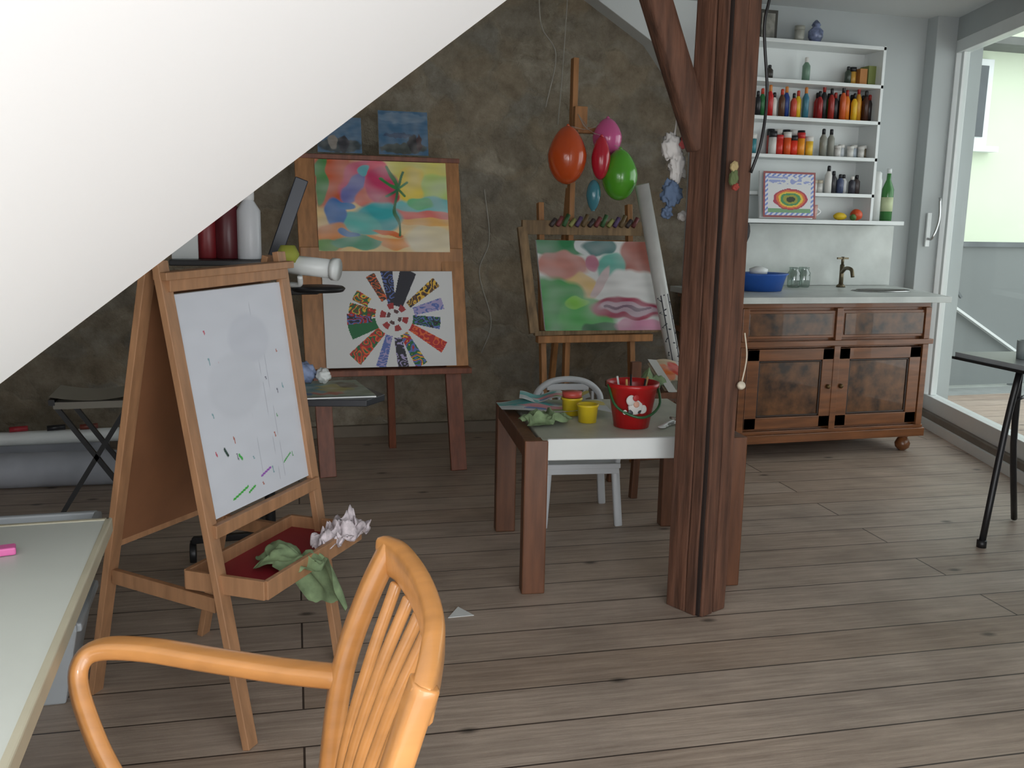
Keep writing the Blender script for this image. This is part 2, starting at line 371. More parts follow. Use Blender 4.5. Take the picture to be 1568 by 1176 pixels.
# ------------------------------------------------------------ cabinet
burl=mat('burl_veneer',(86,55,30),.3,var=.8,scale=16,coat=.4)
marb=mat('white_marble',(194,198,194),.4,var=.15,scale=5)
b=Bld('antique_sink_cabinet')
x0,x1,y0,y1=2.64,3.88,4.66,5.46
b.bx(x0+.02,x1-.02,y0+.02,y1,.12,.90,walnut)
b.bx(x0-.02,x1+.02,y0-.02,y1,.10,.15,walnut); b.bx(x0-.01,x1+.01,y0-.01,y1,.15,.17,walnut)
b.bx(x0-.02,x1+.02,y0-.025,y1,.655,.685,walnut); b.bx(x0,x1,y0,y1,.87,.90,walnut)
for xa,xb in ((x0+.03,3.24),(3.28,x1-.03)):
    b.bx(xa,xb,y0-.005,y0+.03,.70,.855,walnut); b.bx(xa+.02,xb-.02,y0-.012,y0+.02,.715,.84,burl)
for xa,xb in ((x0+.05,3.245),(3.275,x1-.05)):
    b.bx(xa,xb,y0,y0+.03,.185,.64,walnut)
    for t in ((xa,xa+.075,.185,.64),(xb-.075,xb,.185,.64),(xa,xb,.185,.25),(xa,xb,.575,.64)): b.bx(t[0],t[1],y0-.014,y0+.02,t[2],t[3],walnut)
    b.bx(xa+.085,xb-.085,y0-.004,y0+.02,.26,.565,burl)
    m1=mat('dark_moulding',(46,28,17),.4)
    for t in ((xa+.073,xa+.085,.25,.575),(xb-.085,xb-.073,.25,.575),(xa+.075,xb-.075,.25,.262),(xa+.075,xb-.075,.563,.575)): b.bx(t[0],t[1],y0-.009,y0+.02,t[2],t[3],m1)
for xx in (x0+.005,3.24,x1-.045): 
    b.bx(xx,xx+.04,y0-.018,y0+.02,.17,.655,walnut); b.bx(xx,xx+.04,y0-.018,y0+.02,.685,.87,walnut)
for xx in (x0+.07,x1-.07):
    for yy in (y0+.05,y1-.08): b.lathe([(.018,0),(.04,.02),(.045,.045),(.03,.075),(.022,.08),(.045,.1)],(xx,yy,0),walnut)
for xx in (3.215,3.30): b.lathe([(.014,0),(.014,.012),(.008,.02)],(xx,y0-.012,.42),mat('dark_brass',(90,70,40),.4,metal=.6),R=Matrix.Rotation(math.radians(90),3,'X'),seg=12)
b.bx(2.585,3.97,y0-.06,5.46,.90,.935,marb); b.prism([(3.97,5.46,.90),(3.97,4.62,.90),(4.06,4.9,.90),(4.2,5.38,.90),(4.2,5.46,.90)],(0,0,.035),marb)
b.bx(2.79,4.2,5.47,5.495,.935,1.33,marb)
b.lathe([(.17,.0),(.19,.006),(.2,.0),(.2,-.0)],(3.80,5.02,.937),chrome,sy=.6); b.lathe([(.0,.001),(.165,.001),(.168,.006)],(3.80,5.02,.937),mat('basin_dark',(70,66,60),.4,metal=.5),sy=.6)
b.done(.004)
b=Bld('water_tap'); br=mat('old_brass',(110,100,80),.35,metal=.8)
b.cyl((3.72,5.32,.937),(3.72,5.32,1.08),.014,br); b.lathe([(.03,0),(.025,.012),(.014,.02)],(3.72,5.32,.937),br)
b.tube([(3.72,5.32,1.03),(3.70,5.25,1.06),(3.69,5.18,1.055),(3.69,5.16,1.01)],.012,br); b.beam((3.68,5.32,1.12),(3.76,5.32,1.12),.012,.012,br); b.cyl((3.72,5.32,1.08),(3.72,5.32,1.13),.009,br); b.done()
bluep=mat('blue_plastic',(38,88,170),.35)
b=Bld('blue_plastic_tub'); b.lathe([(.13,0),(.155,.09),(.17,.1),(.165,.105),(.14,.095),(.12,.01),(0,.01)],(2.98,5.05,.937),bluep,sy=.75); b.lathe([(.05,0),(.055,.03),(.02,.045)],(2.96,5.05,1.035),whitef); b.done()
b=Bld('dish_cloth'); b.blob((2.72,5.1,.96),.06,wc,.4,8,sc=(1.2,1,.5),floorz=.937); b.done()
b=Bld('glass_jars')
for x,y in ((3.36,5.3),(3.45,5.33)): b.lathe([(.035,0),(.04,.01),(.04,.09),(.03,.105),(.03,.12),(.033,.125)],(x,y,.937),JARG)
b.done()
# ------------------------------------------------------------ shelf unit
b=Bld('wall_shelf_unit')
sx0,sx1=2.79,3.90
b.bx(sx1-.02,sx1,5.3,5.5,1.36,2.43,whitef); b.bx(sx0,sx0+.02,5.3,5.5,1.36,2.43,whitef)
LV=[2.405,2.175,1.955,1.73,1.505]
for z in LV: b.bx(sx0,sx1,5.3,5.5,z,z+.022,whitef)
b.bx(sx0,4.08,5.22,5.5,1.335,1.36,whitef); b.bx(sx0,sx1,5.49,5.499,1.36,2.42,whitef)
b.done(.002)
palette=[(190,30,30),(30,30,34),(225,120,30),(230,190,40),(30,60,130),(225,222,215),(40,110,60),(110,30,30),(60,120,140),(200,80,60),(90,60,40)]
def bottle(B,x,y,z,r,h,col,cap,seg=12):
    B.lathe([(r,0),(r,h*.66),(r*.45,h*.8),(r*.4,h*.84)],(x,y,z),mat('bottle_%d_%d_%d'%col,col,.35,var=.05),seg)
    B.lathe([(r*.5,h*.8),(r*.5,h*.97),(r*.35,h)],(x,y,z),mat('cap_%d_%d_%d'%cap,cap,.4,var=.05),seg)
def jar(B,x,y,z,r,h,col,cap):
    B.lathe([(r,0),(r,h*.75)],(x,y,z),mat('bottle_%d_%d_%d'%col,col,.35,var=.05),12); B.lathe([(r*1.05,h*.75),(r*1.05,h)],(x,y,z),mat('cap_%d_%d_%d'%cap,cap,.4,var=.05),12)
def X(k): return 3.10+.00463*(k-1170)
b=Bld('paint_bottles'); K=(30,30,34); WH=(215,213,208)
z=2.198
bottle(b,X(1181),5.4,z,.022,.09,(60,55,50),K); bottle(b,X(1236),5.4,z,.024,.15,(110,140,120),WH); bottle(b,X(1298),5.38,z,.02,.11,(60,70,60),K); jar(b,X(1308),5.4,z,.022,.11,(200,150,60),K)
b.bx(X(1314),X(1325),5.36,5.45,z,z+.10,mat('box_orange',(180,120,60),.6))
b.bx(X(1327),X(1340),5.36,5.45,z,z+.12,mat('box_green',(120,130,70),.6))
z=1.978
for i,k in enumerate(range(1164,1240,9)): bottle(b,X(k),5.38+.02*(i%2),z,.02,.15+.02*((i*7)%3),palette[(i*5+1)%11],[K,(190,60,40),(210,130,60)][i%3])
for i,k in enumerate(range(1256,1342,9)): bottle(b,X(k),5.37+.02*(i%2),z,.02,.17+.02*((i*5)%3),[(150,30,30),K,(150,40,30),K,(200,90,40),(215,120,30),(225,180,40),(200,140,40),(70,40,30),(40,30,30)][i],[K,(160,40,30)][i%2])
for i,k in enumerate(range(1262,1336,9)): bottle(b,X(k),5.44,z,.02,.17,palette[(i*3)%11],[K,WH][i%2])
z=1.753
for i,k in enumerate((1160,1190,1200,1212,1222,1233,1246)): jar(b,X(k),5.38,z,.024,.12+.02*(i%2),[(60,130,140),WH,(200,50,40),(220,90,40),(225,60,40),(235,150,40),(235,190,60)][i],[WH,K,(190,40,40)][i%3])
for i,k in enumerate((1194,1206,1218,1229,1241)): jar(b,X(k),5.44,z,.022,.16,[(180,60,50),(60,60,60),(200,120,50),(190,60,60),WH][i],[K,WH][i%2])
for i,k in enumerate((1266,1278)): bottle(b,X(k),5.37,z,.022,.17,(140,140,130),K)
for i,k in enumerate((1288,1298,1308,1318,1325,1333)): jar(b,X(k),5.36+.03*(i%2),z,.02,.07+.01*(i%2),[WH,(195,200,205),WH,(185,195,205),WH,(120,110,90)][i],WH)
z=1.528
for i,k in enumerate((1248,1258,1267)): jar(b,X(k),5.38,z,.02,.08,WH,(190,180,160))
for i,k in enumerate((1277,1288,1296,1304,1315,1325)): bottle(b,X(k),5.36+.02*(i%2),z,.022,[.17,.14,.12,.12,.11,.12][i],[WH,(60,60,64),(70,80,110),(190,190,190),(60,60,70),(70,60,60)][i],[K,K,K,K,WH,K][i])
z=2.428
jar(b,X(1222),5.4,z,.03,.1,(170,170,160),(150,150,140))
b.done()
b=Bld('ginger_jar'); b.lathe([(.025,0),(.045,.04),(.045,.075),(.02,.1),(.028,.11),(.02,.125),(.006,.14)],(X(1245),5.39,2.428),mat('blue_white_china',(110,120,150),.25,var=.6,scale=30)); b.done()
b=Bld('small_picture_frame'); b.box((X(1176),5.42,2.52),(.13,.012,.18),mat('frame_dark',(60,58,52),.5)); b.box((X(1176),5.412,2.52),(.09,.006,.14),mat('photo_grey',(130,128,120),.5,var=.4,scale=25)); b.done()
b=Bld('white_spray_bottle'); b.lathe([(.035,0),(.035,.25),(.03,.27),(.03,.3),(.02,.31)],(3.93,5.33,1.362),mat('bottle_white',(210,213,210),.4)); b.done()
b=Bld('green_glass_bottle'); b.lathe([(.037,0),(.037,.2),(.014,.26),(.013,.31)],(4.02,5.33,1.362),mat('green_bottle',(60,120,60),.15,var=.1)); b.lathe([(.038,.06),(.038,.15)],(4.02,5.33,1.362),mat('label',(190,200,160),.6)); b.lathe([(.015,.3),(.015,.33)],(4.02,5.33,1.362),whitef); b.done()
b=Bld('toy_fruit'); b.blob((3.68,5.33,1.385),.03,mat('lemon',(215,180,30),.5),.1,3,sc=(1.5,1,.8)); b.blob((3.80,5.33,1.397),.038,mat('tomato',(210,80,35),.4),.08,3,sc=(1,1,.95)); b.blob((3.75,5.29,1.38),.02,mat('leafgreen',(70,110,50),.5),.2,4); b.done()
b=Bld('painted_mug'); b.lathe([(.03,0),(.035,.09),(.03,.09),(.026,.01)],(3.46,5.31,1.362),mat('mug_glaze',(190,150,140),.3,var=.3,scale=30)); b.tube([(3.495,5.31,1.43),(3.52,5.31,1.41),(3.49,5.31,1.385)],.006,whitef); b.done()
def rainbow(u,v):
    if u<.03 or u>.97 or v<.04 or v>.96: return lin((150,80,80))
    if u<.09 or u>.91 or v<.11 or v>.89: return lin((120,140,200)) if int(u*20+v*20)%2 else lin((215,215,222))
    e=math.hypot((u-.52)/.42,(v-.60)/.30)+.06*noise.noise(V((u*9,v*9,2)))
    for t,c in ((.20,(50,60,40)),(.34,(150,150,60)),(.46,(70,140,90)),(.56,(220,190,70)),(.68,(215,110,60)),(.78,(170,60,80))):
        if e<t: return lin(c)
    if v>.8: return lin((120,160,120))
    if v<.28 and abs(noise.noise(V((u*8,v*12,1))))>.25: return lin((150,160,205))
    return lin((215,215,216))
b=Bld('rainbow_picture'); b.box((3.24,5.265,1.505),(.37,.014,.285),whitef,Matrix.Rotation(math.radians(-6),3,'X')); b.canvas((3.06,5.238,1.645),(.36,0,0),(0,-.0285,-.275),rainbow,90,66); b.done()
# ------------------------------------------------------------ big easel
palm=painter((232,200,138),[
 ('e',.86,.12,.3,.25,0,(222,214,100)),('e',.9,.3,.25,.16,0,(185,212,110)),('e',.88,.5,.3,.12,0,(110,190,190)),('e',.72,.25,.12,.2,0,(232,205,60)),('e',.80,.45,.1,.06,0,(90,185,120)),('e',.85,.60,.3,.07,.1,(222,118,108)),('e',.85,.67,.28,.05,.1,(230,176,100)),
 ('e',.13,.2,.2,.34,0,(210,95,50)),('e',.05,.2,.05,.3,0,(80,145,75)),('e',.36,.22,.16,.25,.3,(210,80,115)),('e',.29,.3,.07,.18,.4,(110,115,180)),('e',.4,.42,.12,.12,0,(220,110,85)),('e',.47,.1,.1,.1,0,(226,70,100)),('e',.37,.12,.05,.06,0,(90,175,185)),
 ('e',.5,.3,.12,.2,0,(200,50,100)),('e',.55,.45,.07,.12,.5,(190,40,60)),('e',.45,.62,.2,.16,-.2,(50,170,175)),('e',.3,.7,.16,.12,.3,(80,185,175)),('e',.15,.6,.07,.2,0,(40,110,185)),('e',.22,.5,.06,.05,.3,(40,120,185)),('e',.12,.84,.14,.16,0,(222,138,60)),('e',.08,.93,.1,.08,0,(110,160,80)),
 ('e',.3,.9,.2,.08,0,(100,160,130)),('e',.22,.8,.08,.03,.4,(50,120,185)),('e',.52,.78,.14,.03,.3,(220,110,50)),('e',.48,.86,.14,.025,.3,(230,150,70)),('e',.6,.9,.12,.06,-.3,(230,150,70)),('e',.85,.88,.2,.16,0,(226,212,176)),
 ('l',.6,.3,.62,.8,.014,(40,105,60)),('l',.6,.3,.5,.2,.018,(40,130,60)),('l',.6,.3,.56,.1,.016,(50,120,60)),('l',.6,.3,.66,.12,.016,(30,110,60)),('l',.6,.3,.7,.25,.016,(40,130,70)),('l',.6,.3,.68,.38,.014,(50,120,50)),('l',.6,.3,.53,.40,.016,(40,110,70))],.04,6,1,wash=.4)
PCOL=[(180,40,40),(30,105,60),(225,180,60),(40,40,50),(90,110,175),(220,100,50),(105,70,40),(165,155,195)]
SECT=[(-150,.085,.3,.47,[0,2,1]),(-118,.07,.2,.5,[3,5,6]),(-97,.09,.12,.5,[3,3,4]),(-70,.12,.12,.52,[3,3,3]),(-38,.07,.2,.6,[6,3,2]),(-15,.08,.22,.55,[7,4,7]),(8,.09,.2,.5,[3,4,1]),(32,.08,.2,.62,[0,0,5]),(62,.085,.2,.58,[2,0,4,1]),(82,.08,.22,.55,[3,7,3]),(108,.07,.2,.55,[4,7,4]),(135,.1,.2,.62,[5,1,0]),(162,.11,.2,.5,[1,1,1]),(178,.08,.24,.5,[0,4,3]),(192,.08,.2,.48,[2,0,6,1])]
def wheel(u,v):
    x=(u-.53)*1.38; y=v-.48; r=math.hypot(x,y); a=math.degrees(math.atan2(y,x))
    c=(216,217,216)
    for an,w,r0,r1,cs in SECT:
        d=(a-an+180)%360-180
        if abs(r*math.sin(math.radians(d)))<w*(.35+.75*r) and abs(d)<60 and r0<r<r1:
            n=noise.noise(V((u*18,v*18,an))); c=PCOL[cs[int((n+1)*6)%len(cs)]]
    if .09<r<.15 and int((a+180)/30)%2==0: c=(160,50,50)
    if .045<r<.08 and int((a+180)/45)%2==0: c=(90,60,60)
    return lin(c)
b=Bld('painting_easel')
def E(x,z,off=0): return V((x,4.80+.205*(z/1.0)*.95-off,z))
b.beam(E(.40,0),E(.34,1.64),.028,.085,easelred,up=(1,0,0))
b.beam(E(1.09,0),E(1.04,1.64),.028,.085,easelred,up=(1,0,0))
b.beam(E(.36,.55,.02),E(.335,1.64,.02),.02,.12,easelw,up=(1,0,0)); b.beam(E(1.095,.55,.02),E(1.075,1.64,.02),.02,.12,easelw,up=(1,0,0))
b.beam(E(.28,1.63,.02),E(1.14,1.63,.02),.03,.025,easelred); b.beam(E(.29,1.1,.02),E(1.14,1.1,.02),.14,.02,easelw,up=(0,1,0))
b.beam(E(.32,.535,.04),E(1.16,.535,.04),.09,.03,easelred)
b.bx(.3,1.12,4.93,4.95,.55,.62,easelw)
b.beam((.82,5.37,0),(.74,5.12,1.5),.04,.05,easelred)
b.box((.72,5.0,.9),(.7,.012,.6),easelw,Matrix.Rotation(math.radians(-11),3,'X'))
b.done(.003)
b=Bld('palm_tree_painting')
o=E(.375,1.615,.047); q=E(.385,1.15,.047); W_=V((.685,0,0)); b.canvas(o,W_,q-o,palm,190,130)
b.prism([o,o+W_,q+W_,q],(0,.012,0),whitef,(0,.003,0)); b.done()
b=Bld('colour_wheel_painting'); W_=V((.68,0,0))
o=E(.395,1.05,.052);q=E(.405,.56,.052); b.canvas(o,W_,q-o,wheel,200,145)
b.prism([o,o+W_,q+W_,q],(0,.012,0),whitef,(0,.003,0)); b.done()
sky1=painter((80,115,145),[('e',.5,.8,.5,.2,0,(65,75,78)),('e',.35,.7,.12,.2,0,(145,138,130)),('e',.6,.75,.1,.25,0,(55,55,62)),('e',.3,.2,.3,.1,0,(105,138,160))],.05,8,3,wash=.15)
sky2=painter((68,108,140),[('e',.5,.15,.5,.12,0,(102,130,155)),('e',.5,.85,.5,.12,0,(70,78,74)),('e',.7,.75,.12,.22,0,(45,45,48)),('e',.82,.7,.05,.2,0,(75,55,55)),('e',.4,.55,.3,.06,0,(55,78,108))],.05,8,4,wash=.15)
for fn,xa,xb,zt in ((sky1,.40,.63,1.84),(sky2,.72,.985,1.885)):
    b=Bld('small_landscape_painting'); o=V((xa,5.2,zt)); q=V((xa,5.15,1.655)); W_=V((xb-xa,0,0))
    b.canvas(o,W_,q-o,fn,70,60); b.prism([o,o+W_,q+W_,q],(0,.012,0),whitef,(0,.003,0)); b.done()
# ------------------------------------------------------------ centre easel
paint3=painter((212,214,211),[
 ('e',.15,.05,.3,.14,0,(40,125,75)),('e',.2,.28,.22,.16,0,(190,130,120)),('e',.42,.05,.08,.1,0,(208,214,214)),('e',.55,.06,.14,.1,0,(30,105,105)),('e',.9,.18,.18,.28,0,(165,92,78)),('e',.62,.3,.14,.16,.4,(105,175,160)),('e',.45,.22,.06,.1,0,(185,120,140)),
 ('e',.78,.48,.26,.16,0,(214,214,212)),('e',.34,.52,.14,.16,0,(210,178,120)),('e',.5,.45,.06,.2,.5,(200,178,178)),('e',.12,.75,.26,.35,0,(50,145,65)),('e',.36,.85,.24,.22,0,(70,160,75)),('e',.3,.7,.1,.06,0,(125,185,75)),('e',.47,.98,.14,.08,0,(30,95,50)),
 ('e',.72,.76,.3,.13,.05,(155,42,75)),('e',.73,.76,.25,.07,.05,(180,155,168)),('l',.55,.77,.9,.74,.02,(115,85,105)),('e',.82,.96,.25,.08,0,(205,140,168))],.045,6,9,wash=.35)
b=Bld('studio_easel')
b.beam((1.72,4.92,.0),(1.72,4.92,2.17),.05,.03,easelw,up=(1,0,0)); b.box((1.76,4.88,1.80),(.18,.05,.03),easelw); b.box((1.74,4.87,1.86),(.07,.04,.12),easelw)
for xa,xb in ((1.56,1.55),(2.08,2.06)): b.beam((xa,4.76,0),(xb,4.93,1.42),.045,.03,easelw,up=(1,0,0))
b.beam((1.74,5.3,0),(1.72,4.95,1.5),.04,.03,easelw,up=(1,0,0))
b.beam((1.5,4.77,.705),(2.16,4.77,.705),.05,.04,easelw); b.box((1.82,4.95,1.20),(.56,.03,.05),easelw)
b.done(.003)
oldfr=wood('worn_frame_wood',(128,104,74),.7,.4)
b=Bld('framed_landscape_painting')
TL,TR,BL,BR=V((1.43,4.86,1.29)),V((2.16,4.86,1.29)),V((1.475,4.74,.74)),V((2.22,4.74,.75))
b.beam(TL,TR,.075,.03,oldfr,up=(0,1,0)); b.beam(BL,BR,.025,.03,oldfr,up=(0,1,0)); b.beam(TL,BL,.05,.03,oldfr,up=(0,1,0)); b.beam(TR,BR,.03,.03,oldfr,up=(0,1,0))
o=V((1.50,4.825,1.225)); A_=V((.665,0,-.004)); B_=V((.03,-.11,-.47)); b.canvas(o,A_,B_,paint3,170,120); b.prism([o,o+A_,o+A_+B_,o+B_],(0,.02,0),whitef,(0,.003,0)); b.done(.002)
b=Bld('paint_tubes')
for i in range(14):
    c=[(70,60,60),(120,60,60),(60,100,60),(150,150,90),(90,70,110),(110,90,60)][i%6]; x=1.58+.036*i
    b.cyl((x,4.825,1.30),(x+.03,4.84,1.335+.012*(i%3)),.012,mat('tube_%d_%d_%d'%c,c,.5),8)
b.done()
bal=[('orange',(200,80,30),(1.63,4.74,1.66),.102,1.45),('pink',(210,92,150),(1.87,4.80,1.765),.078,1.25),('red',(195,32,55),(1.80,4.70,1.65),.05,2.2),('green',(85,165,42),(1.915,4.72,1.57),.095,1.4),('teal',(65,130,145),(1.77,4.71,1.46),.038,2.1)]
b=Bld('party_balloons')
for nme,col,c,r,st in bal:
    bm_=mat('balloon_'+nme,col,.22,var=.04,coat=.6); prof=[]
    for i in range(15):
        th=math.pi*i/14; rr=r*math.sin(th); zz=-math.cos(th)*r*st
        if zz<0: rr*=(1-.22*(-zz/(r*st)))
        prof.append((max(rr,.0008),zz))
    top=nme in('green','pink','orange','red')
    R=Matrix.Rotation(math.radians(180 if top else 0),3,'X')
    b.lathe(prof,c,bm_,R=R); cc=V(c); zt=cc.z+(r*st if top else -r*st)
    b.lathe([(.012,0),(.004,.012)],(cc.x,cc.y,zt-.004 if top else zt),bm_,seg=10)
    if top: b.tube([(cc.x,cc.y,zt),(1.76,4.8,1.80),(1.72,4.85,1.88)],.0012,wm,6,3)
    else: b.tube([(cc.x,cc.y,cc.z+r*st),(1.74,4.8,1.7),(1.72,4.85,1.8)],.0012,wm,6,3)
b.done()
b=Bld('poster_tube'); pt=mat('tube_paper',(188,188,184),.3); zg=mat('tube_ink',(50,52,60),.5)
P0=V((2.0,4.62,1.52)); P1=V((2.37,4.62,.03)); b.cyl(P0,P1,.037,pt,20)
dd=(P1-P0).normalized(); xx_=V((0,-1,0)); yy_=dd.cross(xx_)
zz_=[]
for i in range(60):
    t=.38+.6*i/59; a=math.radians(70)*math.sin(i*1.3); zz_.append(P0+(P1-P0)*t+xx_*.037*math.cos(a)+yy_*.037*math.sin(a))
b.tube(zz_,.004,zg,6,0)
for s_ in (-1,1): b.tube([P0+(P1-P0)*t+xx_*.034*math.cos(s_*.6)+yy_*.034*math.sin(s_*.6)+xx_*.003 for t in (.38,.6,.8,.98)],.003,zg,6,0)
b.done()
# ------------------------------------------------------------ kid table
ttop=mat('table_top_paint',(186,190,176),.4,var=.15,scale=7)
TM=Matrix.Translation((1.395,3.42,0))@Matrix.Rotation(math.radians(-7),4,'Z')
b=Bld('childrens_table',M=TM)
for sx in (-1,1):
    for sy in (-1,1):
        b.box((sx*.37,sy*.345,.285),(.085,.06,.57),kidw)
    b.box((sx*.385,0,.535),(.05,.68,.07),kidw)
b.box((0,0,.56),(.70,.74,.022),ttop); b.box((.0,-.362,.535),(.66,.02,.078),whitef); b.box((0,.35,.53),(.66,.02,.08),kidw)
b.done(.005)
b=Bld('red_bucket'); redp=mat('red_plastic',(180,28,30),.3,var=.05)
bc=(1.405,3.25,.573)
b.lathe([(.066,0),(.092,.15),(.1,.155),(.1,.17),(.093,.17),(.088,.15),(.062,.01),(0,.01)],bc,redp)
b.tube([(bc[0]-.1,bc[1],.735),(bc[0]-.085,bc[1]-.06,.66),(bc[0],bc[1]-.10,.625),(bc[0]+.085,bc[1]-.06,.66),(bc[0]+.1,bc[1],.735)],.005,mat('green_handle',(40,90,50),.4))
def ondec(x,z,r,col,k=0): b.blob((bc[0]-.02+x,bc[1]-.078-(z-.07)*.15-k,bc[2]+z),r,mat('dec_%d_%d_%d'%col,col,.5,var=.03),.1,4,14,8,sc=(1,.25,1))
for q in ((0,.09,.03,(205,202,198)),(-.02,.115,.02,(202,200,195)),(.028,.08,.018,(204,202,198))): ondec(*q)
ondec(0,.1,.012,(205,155,135),.006); ondec(-.005,.125,.012,(170,40,40),.006); ondec(.012,.075,.01,(60,60,60),.006); ondec(-.02,.07,.011,(60,60,62),.006); ondec(-.04,.07,.009,(205,202,198),0)
for a in (0,1,2,3,4): b.cyl((bc[0]+.03*math.cos(a*1.3),bc[1]+.03*math.sin(a*1.3),.60),(bc[0]+.06*math.cos(a*1.3),bc[1]+.06*math.sin(a*1.3),.76),.004,[mat('brushwood',(190,150,90),.5),black,whitef][a%3])
b.done()
b=Bld('yellow_paint_pots'); yp=mat('yellow_plastic',(215,188,40),.35)
for x,y in ((1.265,3.35),(1.25,3.49)): b.lathe([(.035,0),(.04,.06),(.043,.062),(.043,.07),(.036,.07),(.03,.01),(0,.01)],(x,y,.573),yp)
b.lathe([(.038,0),(.04,.02),(.0,.022)],(1.25,3.49,.645),mat('lid_red',(190,80,70),.4)); b.done()
gc=mat('green_rag_cloth',(122,142,105),.9,var=.4,scale=20)
b=Bld('painted_rag'); b.cloth((1.10,3.36,.578),(.10,.02,0),(-.01,.08,0),.05,gc,5); b.done()
wcol=painter((200,208,210),[('e',.2,.3,.3,.3,0,(85,175,175)),('e',.5,.6,.3,.2,.3,(210,135,145)),('e',.8,.3,.2,.3,0,(215,200,105)),('e',.7,.8,.2,.15,0,(140,172,105)),('e',.35,.75,.1,.1,0,(90,130,185))],.08,6,12)
b=Bld('watercolour_sheets')
b.canvas((1.0,3.72,.585),(.42,-.12,0),(-.03,-.2,0),wcol,60,40,lambda u,v:V((0,0,.02*math.sin(u*5)**2+.012*v*math.cos(u*9))))
b.canvas((1.12,3.78,.60),(.30,-.02,0),(-.05,-.16,0),wcol,40,30,lambda u,v:V((0,0,.02*math.cos(u*6)**2))); b.done()
b=Bld('plastic_spoons')
for i in range(4): b.tube([(1.50+.02*i,3.18+.02*i,.580),(1.56+.02*i,3.23,.587),(1.60,3.26+.02*i,.582)],.005,chrome if i%2 else whitef); b.blob((1.50+.02*i,3.18+.02*i,.58),.016,whitef,.05,2,10,6,sc=(1,1,.3))
b.done()
pl=mat('white_plastic',(208,212,216),.4,var=.03)
CM=Matrix.Translation((1.43,3.93,0))@Matrix.Rotation(math.radians(-7),4,'Z')
b=Bld('childrens_plastic_chair',M=CM)
for sx in (-1,1):
    b.sweep([(sx*.17,-.16,0),(sx*.15,-.14,.27)],.035,.03,pl,smoothn=0,square=True); b.sweep([(sx*.18,.18,0),(sx*.15,.14,.28),(sx*.15,.18,.5)],.035,.03,pl,square=True)
    b.sweep([(sx*.16,-.14,.28),(sx*.18,-.12,.40),(sx*.18,.05,.42),(sx*.16,.17,.46)],.025,.02,pl)
b.box((0,0,.275),(.34,.33,.022),pl); b.box((0,-.155,.262),(.33,.015,.045),pl)
b.sweep([(-.155,.17,.44),(-.15,.185,.53),(-.09,.195,.585),(0,.2,.60),(.09,.195,.585),(.15,.185,.53),(.155,.17,.44)],.03,.05,pl,up=(0,1,0))
for i in range(7): x=-.12+.04*i; b.beam((x,.185,.40),(x,.197,.575-abs(x)*.25),.02,.012,pl,up=(1,0,0))
b.box((0,.18,.40),(.31,.018,.05),pl); b.box((0,.195,.565),(.2,.02,.03),pl)
b.done(.003)
b=Bld('wooden_stool')
for dx,dy in ((-.17,-.15),(.17,-.15),(-.17,.15),(.17,.15)): b.beam((1.98+dx,4.28+dy,0),(1.98+dx*.8,4.28+dy*.8,.5),.035,.035,kidw)
b.box((2.01,4.26,.515),(.48,.38,.03),kidw); b.box((1.98,4.14,.2),(.3,.02,.03),kidw); b.box((1.98,4.42,.2),(.3,.02,.03),kidw)
b.box((1.81,4.16,.60),(.05,.03,.14),kidw); b.done(.004)
b=Bld('paint_palette') 
pal=painter((190,170,140),[('e',.3,.4,.2,.25,0,(215,110,40)),('e',.6,.3,.2,.2,0,(195,60,40)),('e',.7,.7,.2,.15,0,(100,135,80)),('e',.3,.8,.15,.15,0,(90,90,60))],.06,5,20)
b.canvas((1.95,4.34,.66),(.20,0,-.02),(0,-.26,-.12),pal,40,30,lambda u,v:V((0,0,-.03*((u-.5)**2)*4))); b.canvas((1.95,4.34,.652),(.20,0,-.02),(0,-.26,-.12),lambda u,v:lin((190,190,185)),2,2); b.cloth((1.90,4.18,.535),(.09,0,0),(0,.06,0),.08,gc,11); b.done()
b=Bld('blue_paint_can'); b.lathe([(.045,0),(.045,.13),(.04,.14),(.03,.15)],(2.2,4.16,.532),mat('can_blue',(30,70,140),.3)); b.lathe([(.0455,.03),(.0455,.08)],(2.2,4.16,.532),mat('can_label',(175,180,190),.5)); b.lathe([(.03,.15),(.012,.19),(.012,.2)],(2.2,4.16,.532),whitef); b.done()
# ------------------------------------------------------------ whiteboard A-frame easel
b=Bld('childrens_whiteboard_easel')
TLp,TRp=V((-.21,2.51,1.21)),V((.09,2.87,1.22)); FL,FR=V((-.03,2.32,0)),V((.24,2.74,0)); RL,RR=V((-.42,2.70,0)),V((-.14,3.02,0))
n=V((.84,-.54,0)); ax=(TRp-TLp).normalized()
def Lp(t,o=0): return TLp+(FL-TLp)*t+n*o
def Rp_(t,o=0): return TRp+(FR-TRp)*t+n*o
def Lr(t,o=0): return TLp+(RL-TLp)*t-n*o
def Rr(t,o=0): return TRp+(RR-TRp)*t-n*o
for p,q in ((Lp(-.01,.02),Lp(1,.02)),(Rp_(-.01,.02),Rp_(1,.02)),(Lr(-.01,.015),Lr(1,.015)),(Rr(0,.015),Rr(1,.015))): b.beam(p,q,.042,.02,beech,up=n)
b.beam(Lp(.02,.03)-ax*.02,Rp_(.02,.03)+ax*.02,.045,.02,beech,up=(0,0,1)) 
b.beam(Lp(.545,.03),Rp_(.545,.03),.035,.02,beech,up=n); b.beam(Lp(.04,.03),Rp_(.04,.03),.03,.02,beech,up=n)
b.beam(Lr(.03,.02),Rr(.03,.02),.03,.02,beech,up=n); b.beam(Lr(.62,.02),Rr(.62,.02),.03,.02,beech,up=n)
b.beam(Lp(.70,.0),Lr(.70,.0),.018,.04,beech); b.beam(Rp_(.68,.0),Rr(.68,.0),.018,.04,beech)
brd=mat('hardboard',(126,84,55),.7,var=.12)
